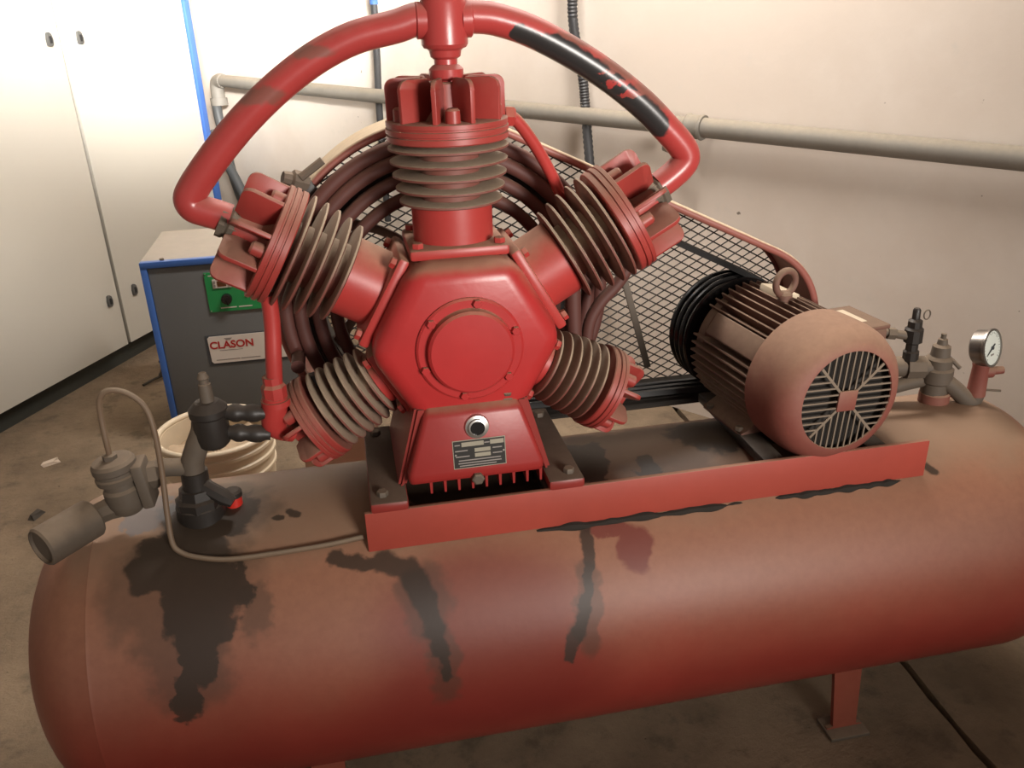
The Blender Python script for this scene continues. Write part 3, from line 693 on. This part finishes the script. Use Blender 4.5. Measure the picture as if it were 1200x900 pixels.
obj('needle_hub', lathe([(0, .013), (.004, .013), (.004, .0165), (0, .0165)], 14), m_txtdark, pg, GM)
obj('connector', lathe([(0, 0), (.012, 0), (.012, .006), (.016, .008), (.016, .018), (.010, .020), (.010, .032), (0, .032)], 6), m_steel, pg, T(1.397, Y - .032, .818) @ T(0, 0, 0))

# ------------------------------------------------------------------ fittings on the left end of the tank
cv_ = thing('check_valve', 'oily black upright valve and tee on the left end of the tank', 'valve', (-.335, -.045, .76))
Y = -.048
obj('bush', lathe([(0, 0), (.044, 0), (.044, .018), (.036, .022), (.033, .04), (0, .04)], 8), m_black, cv_, T(-.335, Y, .755))
obj('riser', tube([(-.335, Y, .77), (-.335, Y, .80), (-.334, Y, .83)], [.027, .025, .025], 18), m_black, cv_)
obj('tee', tube(smooth_path([(-.336, Y, .81), (-.334, Y, .845), (-.322, Y, .875), (-.305, Y, .91), (-.30, Y, .93)], 4), .0215, 18), m_iron, cv_)
obj('tee_branch', tube([(-.33, Y, .838), (-.37, Y, .842), (-.40, Y, .845)], [.0185, .017, .018], 16), m_iron, cv_)
obj('side_plug', tube([(-.325, Y - .005, .80), (-.285, Y - .02, .775), (-.27, Y - .025, .765)], [.016, .016, .011], 8), m_black, cv_)
bd = obj('valve_body', lathe([(0, 0), (.024, 0), (.030, .006), (.033, .02), (.033, .062), (.036, .066), (.036, .078), (.028, .086), (.022, .092), (0, .092)], 12), m_black, cv_, T(-.288, Y, .878))
obj('spindle', lathe([(0, 0), (.013, 0), (.012, .03), (.0115, .042), (.009, .044), (.009, .052), (.011, .054), (.007, .064), (0, .064)], 12), m_iron, bd, T(-.286, Y, .962))
for z0, z1 in ((.943, .932), (.902, .888)):
    x0 = -.262; n = 9
    pts = [(x0 + .078 * i / n, Y + .0 * i, z0 + (z1 - z0) * i / n) for i in range(n + 1)]
    obj('hose_nipple', tube(pts, [.0135, .0135, .0175, .0175, .014, .0165, .0175, .0165, .012, .012], 10), m_black, cv_)
btn = thing('capped_plug', 'small red plug with black cap beside the oily check valve', 'plug', (-.275, -.03, .738))
obj('base', lathe([(0, -.012), (.016, -.012), (.016, .014), (0, .014)], 20), m_redbtn, btn, T(-.275, -.032, .742))
obj('cap', lathe([(0, 0), (.018, 0), (.018, .010), (.014, .014), (0, .014)], 12), m_black, btn, T(-.275, -.032, .756))

ul = thing('unloader_valve', 'dusty grey pilot valve with ribbed cap overhanging the left tank end', 'valve', (-.45, -.08, .74))
Y = -.078
lm = T(-.452, Y, .778) @ M.Rotation(-.10, 4, 'Y')
obj('body', lathe([(0, 0), (.022, .0), (.030, .008), (.034, .025), (.034, .050), (.030, .056), (.030, .066), (.038, .070), (.039, .080), (.036, .083), (.036, .089), (.039, .092), (.039, .104), (.035, .110), (.020, .114), (0, .114)], 32), m_iron, ul, lm)
obj('side_lug', box((0, 0, 0), (.022, .055, .09), .006), m_iron, ul, T(-.416, Y, .835) @ M.Rotation(-.1, 4, 'Y'))
obj('side_flange', lathe([(0, 0), (.026, 0), (.026, .025), (.02, .03), (0, .03)], 6), m_iron, ul, align((-.42, Y + .006, .842), (1, .2, 0)))
obj('inlet_neck', tube([(-.452, Y, .795), (-.485, Y - .004, .790), (-.508, Y - .006, .782)], [.024, .022, .021], 8), m_iron, ul)
mu = V((-.67, -.71, -.06)).normalized(); ms = V((-.505, Y - .006, .783))
obj('silencer', lathe([(0, -.005), (.018, -.005), (.018, .010), (.034, .012), (.037, .016), (.037, .112), (.034, .116), (.031, .116), (.031, .110), (0, .110)], 36), m_iron, ul, align(ms, mu))
obj('hex_nut', lathe([(0, 0), (.013, 0), (.013, .014), (.009, .016), (0, .016)], 6), m_iron, ul, T(-.4635, Y - .005, .886))
ct = tag(obj('copper_tube', tube(smooth_path([(-.463, Y - .005, .895), (-.463, Y - .005, .93), (-.463, Y, .975), (-.458, Y, 1.008), (-.440, Y, 1.022), (-.412, Y, 1.014), (-.388, Y, .985), (-.378, Y - .01, .94), (-.378, Y - .02, .86),
     (-.380, Y - .04, .78), (-.378, Y - .055, .73), (-.365, Y - .062, .712), (-.335, Y - .075, .705), (-.28, Y - .088, .700), (-.20, Y - .090, .700), (-.10, Y - .088, .702), (-.032, Y - .082, .705)], 8), .0052, 10), m_copper),
     'thin bent copper tube arching from grey pilot valve down along the tank top', 'tube')

# ------------------------------------------------------------------ cabinet
cab = thing('metal_cabinet', 'tall cream white two door steel cabinet with blue corner post', 'cabinet', CP, math.atan2(CD.y, CD.x))
KW = W[cab.name]; H = 2.05
obj('body', box((-.02, .235, (H + .1) / 2), (1.95, .43, H - .1), .003), m_white, cab, KW)
obj('door_gap', box((0, .020, (H + .1) / 2), (.05, .004, H - .1)), m_handle, cab, KW)
obj('toe_kick', box((-.02, .25, .05), (1.93, .40, .10)), m_toe, cab, KW)
for x0, x1, hs in ((-.985, -.011, -.077), (.011, .925, .110)):
    d = obj('door', box(((x0 + x1) / 2, .009, (H + .1) / 2 + .002), (x1 - x0, .022, H - .105), .002), m_white, cab, KW)
    for z in (1.54, .355):
        obj('pull', prism([(-.016, -.026), (.004, -.030), (.015, -.022), (.018, 0), (.012, .022), (0, .030), (-.012, .026), (-.018, .0)], -.014, .0, 'y', .003), m_handle, d, KW @ T(hs, 0, z))
        obj('pull_recess', prism([(-.007, -.016), (.006, -.016), (.009, 0), (.004, .014), (-.008, .012)], -.0155, -.012, 'y'), m_gap, d, KW @ T(hs, 0, z))
obj('corner_post', box((.955, .01, H / 2 + .03), (.045, .05, H - .06), .003), m_blue, cab, KW)
obj('top_rail', box((-.02, .235, H + .005), (1.99, .45, .02), .003), m_blue, cab, KW)

# ------------------------------------------------------------------ dryer
DX0, DX1, DY, DH = -.787, -.235, 1.80, .765
dr = thing('air_dryer', 'low grey air dryer with blue frame, green control panel and white badge', 'air dryer', ((DX0 + DX1) / 2, DY + .25, 0))
DW = DX1 - DX0
obj('body', box(((DX0 + DX1) / 2, DY + .262, DH / 2), (DW - .03, .50, DH - .03), .003), m_grey, dr)
fr = obj('front_frame', box((DX0 + .011, DY + .012, DH / 2), (.024, .026, DH), .002), m_blue, dr); fr['label'] = 'blue frame post'
obj('front_frame', box((DX1 - .011, DY + .012, DH / 2), (.024, .026, DH), .002), m_blue, dr)
obj('top_frame', box(((DX0 + DX1) / 2, DY + .012, DH - .010), (DW, .030, .024), .002), m_blue, dr)
obj('front_panel', box(((DX0 + DX1) / 2, DY + .012, DH / 2), (DW - .05, .012, DH - .05), .001), m_grey, dr)
obj('top_panel', box(((DX0 + DX1) / 2, DY + .272, DH - .004), (DW, .49, .012), .002), m_drytop, dr)
for x in (DX0 + .08, DX0 + .30): obj('top_bolt', hexb, m_iron, dr, T(x, DY + .02, DH + .002))
FY = DY + .005
def fbox(name, x0, x1, z0, z1, mat, par, y=FY, t=.002, bev=0.):
    return obj(name, box(((x0 + x1) / 2, y - t / 2, (z0 + z1) / 2), (x1 - x0, t, z1 - z0), bev), mat, par)
cp = fbox('control_panel', -.563, -.335, .548, .708, m_green, dr, t=.004)
ds = fbox('display_bezel', -.536, -.467, .645, .680, m_sticker, cp, FY - .004, .003)
fbox('display', -.519, -.485, .651, .673, m_display, cp, FY - .007, .001)
for x in (-.529, -.475): fbox('button', x - .004, x + .004, .650, .660, m_txtgrey, cp, FY - .007, .002); fbox('button', x - .004, x + .004, .665, .675, m_txtgrey, cp, FY - .007, .002)
kb = obj('knob', lathe([(0, 0), (.021, 0), (.020, .016), (.017, .018), (0, .018)], 24), m_gloss, cp, align((-.492, FY - .004, .600), (0, -1, 0)))
obj('knob_pointer', box((-.489, FY - .023, .592), (.006, .004, .030), .001), m_gloss, cp)
for x0, x1, z in ((-.548, -.47, .695), (-.520, -.46, .563), (-.452, -.40, .563), (-.40, -.37, .60)): fbox('print_line', x0, x1, z - .0022, z + .0022, m_sticker, cp, FY - .004, .0006)
obj('indicator', lathe([(0, 0), (.006, 0), (.005, .003), (0, .003)], 16), m_sticker, cp, align((-.418, FY - .004, .606), (0, -1, 0)))
for x, z in ((-.558, .703), (-.558, .553)): obj('screw', lathe([(0, 0), (.003, 0), (.002, .002), (0, .002)], 10), m_steel, cp, align((x, FY - .004, z), (0, -1, 0)))
fbox('badge_shadow_plate', -.602, -.286, .322, .452, m_txtdark, dr, FY, .001)
sk = obj('badge', prism([(-.590, .342), (-.583, .333), (-.292, .333), (-.286, .342), (-.286, .440), (-.292, .447), (-.585, .447), (-.593, .440)], FY - .0035, FY), m_sticker, dr)
def text(s, size, loc, mat, par, name, sx=1.0, off=.0):
    cu = bpy.data.curves.new(name, 'FONT'); cu.body = s; cu.size = size; cu.extrude = .0004; cu.offset = off; cu.align_x = 'CENTER'; cu.align_y = 'CENTER'
    tmp = bpy.data.objects.new('tmp', cu); col.objects.link(tmp)
    me = bpy.data.meshes.new_from_object(tmp.evaluated_get(bpy.context.evaluated_depsgraph_get()))
    bpy.data.objects.remove(tmp); bpy.data.curves.remove(cu); me.materials.clear()
    return obj(name, me, mat, par, M.Translation(loc) @ M.Rotation(PI / 2, 4, 'X') @ M.Diagonal((sx, 1, 1, 1)))
text('CLASON', .042, (-.503, FY - .0040, .408), m_txtred, sk, 'lettering', 1.04, .0011)
obj('emblem', prism([(-.530, .437), (-.498, .437), (-.507, .428), (-.521, .428)], FY - .0042, FY - .0035), m_txtgrey, sk)
for x0, x1, z, h in ((-.553, -.463, .386, .0012), (-.572, -.480, .346, .0018), (-.476, -.40, .346, .0018)): fbox('print_line', x0, x1, z - h, z + h, m_txtgrey, sk, FY - .0035, .0005)
fbox('number_field', -.320, -.290, .388, .436, m_txtdark, sk, FY - .0035, .0006)
text('0', .034, (-.304, FY - .0046, .418), m_sticker, sk, 'number')

# ------------------------------------------------------------------ bucket
bc = thing('bucket', 'round cream plastic bucket of sludge behind the tank, ridged below its rim', 'bucket', (-.478, .99, 0))
hb, rb = .425, .182
obj('pail', lathe([(0, .0), (rb * .82, 0), (rb * .83, .01), (rb * .93, hb - .13), (rb * .96, hb - .128), (rb * .962, hb - .118), (rb * .94, hb - .114), (rb * .945, hb - .085), (rb * .98, hb - .082), (rb * .98, hb - .072), (rb * .95, hb - .068), (rb * .955, hb - .045),
                   (rb * .99, hb - .042), (rb * .99, hb - .032), (rb * .96, hb - .028), (rb * .965, hb - .012), (rb * .90, hb - .012), (rb * .80, .012), (0, .012)], 56), m_cream, bc, T(-.478, .99, 0))
obj('rim', tube([(-.478 + (rb - .008) * math.cos(2 * PI * i / 56), .99 + (rb - .008) * math.sin(2 * PI * i / 56), hb - .006) for i in range(56)], .010, 10, closed=True), m_cream, bc)
bm = bmesh.new(); b_lathe(bm, [(0, 0)] + [(rb * .9 * i / 10, 0) for i in range(1, 11)], 48)
for v in bm.verts:
    d = math.hypot(v.co.x, v.co.y); v.co.z = .025 * math.sin(v.co.x * 38 + 1) * math.cos(v.co.y * 30) + .01 * random.random() if d < rb * .88 else -.02
obj('sludge', finish(bm, 'sludge', 40), m_sludge, bc, T(-.478, .99, hb - .075))
pb = thing('cream_board', 'pale cream board standing on the floor behind the tank beside the pump foot', 'board', (-.085, .62, 0))
obj('panel', box((-.085, .62, .29), (.20, .035, .58), .004), m_cream, pb)
obj('edge_strip', box((.022, .62, .29), (.012, .045, .58), .002), m_sticker, pb)

# ------------------------------------------------------------------ wall pipe, cables, hoses
def onwall(x, y, z, off=.0): return V((x, y, z)) - WN * off
wp = thing('wall_pipe', 'long grey galvanised air pipe running along the plaster wall', 'pipe', (1.3, 1.5, 1.19))
PA, PB, PM = V((-.64, 3.976, 1.262)), V((1.296, 1.503, 1.190)), V((2.75, -.355, 1.135))
obj('pipe_length', tube([PA, PB], .034, 20), m_galv, wp)
obj('pipe_length', tube([PB, PM], .036, 20), m_galv, wp)
dd = (PM - PA).normalized()
obj('coupling', lathe([(0, -.035), (.044, -.035), (.047, -.028), (.043, -.02), (.043, .02), (.047, .028), (.044, .035), (0, .035)], 24), m_galv, wp, align(PB, dd))
obj('elbow', tube(smooth_path([PA + dd * .03, PA, PA - dd * .035 - V((0, 0, .015)), PA - dd * .045 - V((0, 0, .06)), PA - dd * .045 - V((0, 0, .12))], 4), .040, 18), m_galv, wp)
obj('elbow_collar', lathe([(0, 0), (.050, 0), (.050, .04), (0, .04)], 20), m_galv, wp, T(*(PA - dd * .045 - V((0, 0, .14)))))
obj('valve_body', box((0, 0, 0), (.035, .1, .05), .008), m_iron, wp, T(1.22, 1.55, 1.12))
for i, (dxx, pts) in enumerate(((0, [(0, 0, -.10), (.0, 0, -.20), (.03, 0, -.36), (.05, 0, -.52), (.12, 0, -.70), (.22, 0, -.84), (.36, 0, -.95)]), (0, [(0.01, 0, -.28), (.09, 0, -.42), (.20, 0, -.56), (.29, 0, -.72), (.34, 0, -.9)]))):
    q = [PA - dd * .045 + dd * p[0] + V((0, 0, p[2])) - WN * (.02 + .065 * i) for p in pts]
    tag(obj('air_hose', tube(smooth_path(q, 6), .028, 12), m_hose), ('dark grey hose hanging from the pipe elbow by the blue post', 'second dark grey hose curving right of the one under the pipe elbow')[i], 'hose', 'hoses below the pipe elbow')
def cable(name, pts, r, ridged, lab):
    pp = smooth_path([V(p) for p in pts], 24); rr = r
    if ridged: rr = [r * (1.0 if i % 2 else .86) for i in range(len(pp))]
    return tag(obj(name, tube(pp, rr, 12), m_cable), lab, 'cable')
cable('conduit', [onwall(.934, 1.966, 2.2, .03), onwall(.946, 1.951, 1.75, .0), onwall(.950, 1.946, 1.55, .0), onwall(.972, 1.918, 1.35, -.015), onwall(.985, 1.90, 1.2, -.01), onwall(1.02, 1.855, .95, .03), onwall(1.05, 1.82, .5, .03)], .021, True, 'black ribbed conduit coming down the wall in front of the galvanised pipe')
cc = cable('cable', [onwall(.215, 2.886, 2.2, -.03), onwall(.212, 2.889, 1.66, -.03), onwall(.205, 2.898, 1.4, -.03), onwall(.195, 2.91, 1.14, -.03), onwall(.19, 2.917, .6, -.03)], .017, False, 'thin black cable hanging down the wall left of the top cylinder')
obj('blue_sleeve', tube([onwall(.215, 2.886, 2.19, -.03), onwall(.212, 2.889, 1.64, -.03)], .020, 12), m_blue, cc)

# ------------------------------------------------------------------ litter
def chip(name, loc, s, mat, lab, rz, cat='scrap'):
    bm = bmesh.new(); b_box(bm, (0, 0, s[2] / 2), s)
    for v in bm.verts: v.co += V((random.uniform(-.3, .3) * s[0], random.uniform(-.3, .3) * s[1], 0))
    tag(obj(name, finish(bm, name, 0), mat, None, T(*loc) @ M.Rotation(rz, 4, 'Z')), lab, cat)
chip('plaster_chip', (-1.265, 1.74, 0), (.05, .025, .012), m_chip, 'small pale chip lying on the bare floor left of the bucket', .5)
tag(obj('bent_scrap', tube(smooth_path([(-1.035, 2.45, .01), (-1.0, 2.5, .012), (-.965, 2.53, .02), (-.955, 2.58, .05), (-.97, 2.60, .07)], 4), [.006] * 8 + [.012] * 9, 8), m_twig), 'dark bent scrap on the floor at foot of cabinet', 'scrap')
chip('stone_chip', (-1.20, 1.33, 0), (.04, .03, .014), m_twig, 'dark crumb on the floor just left of the tank end', 1.2)
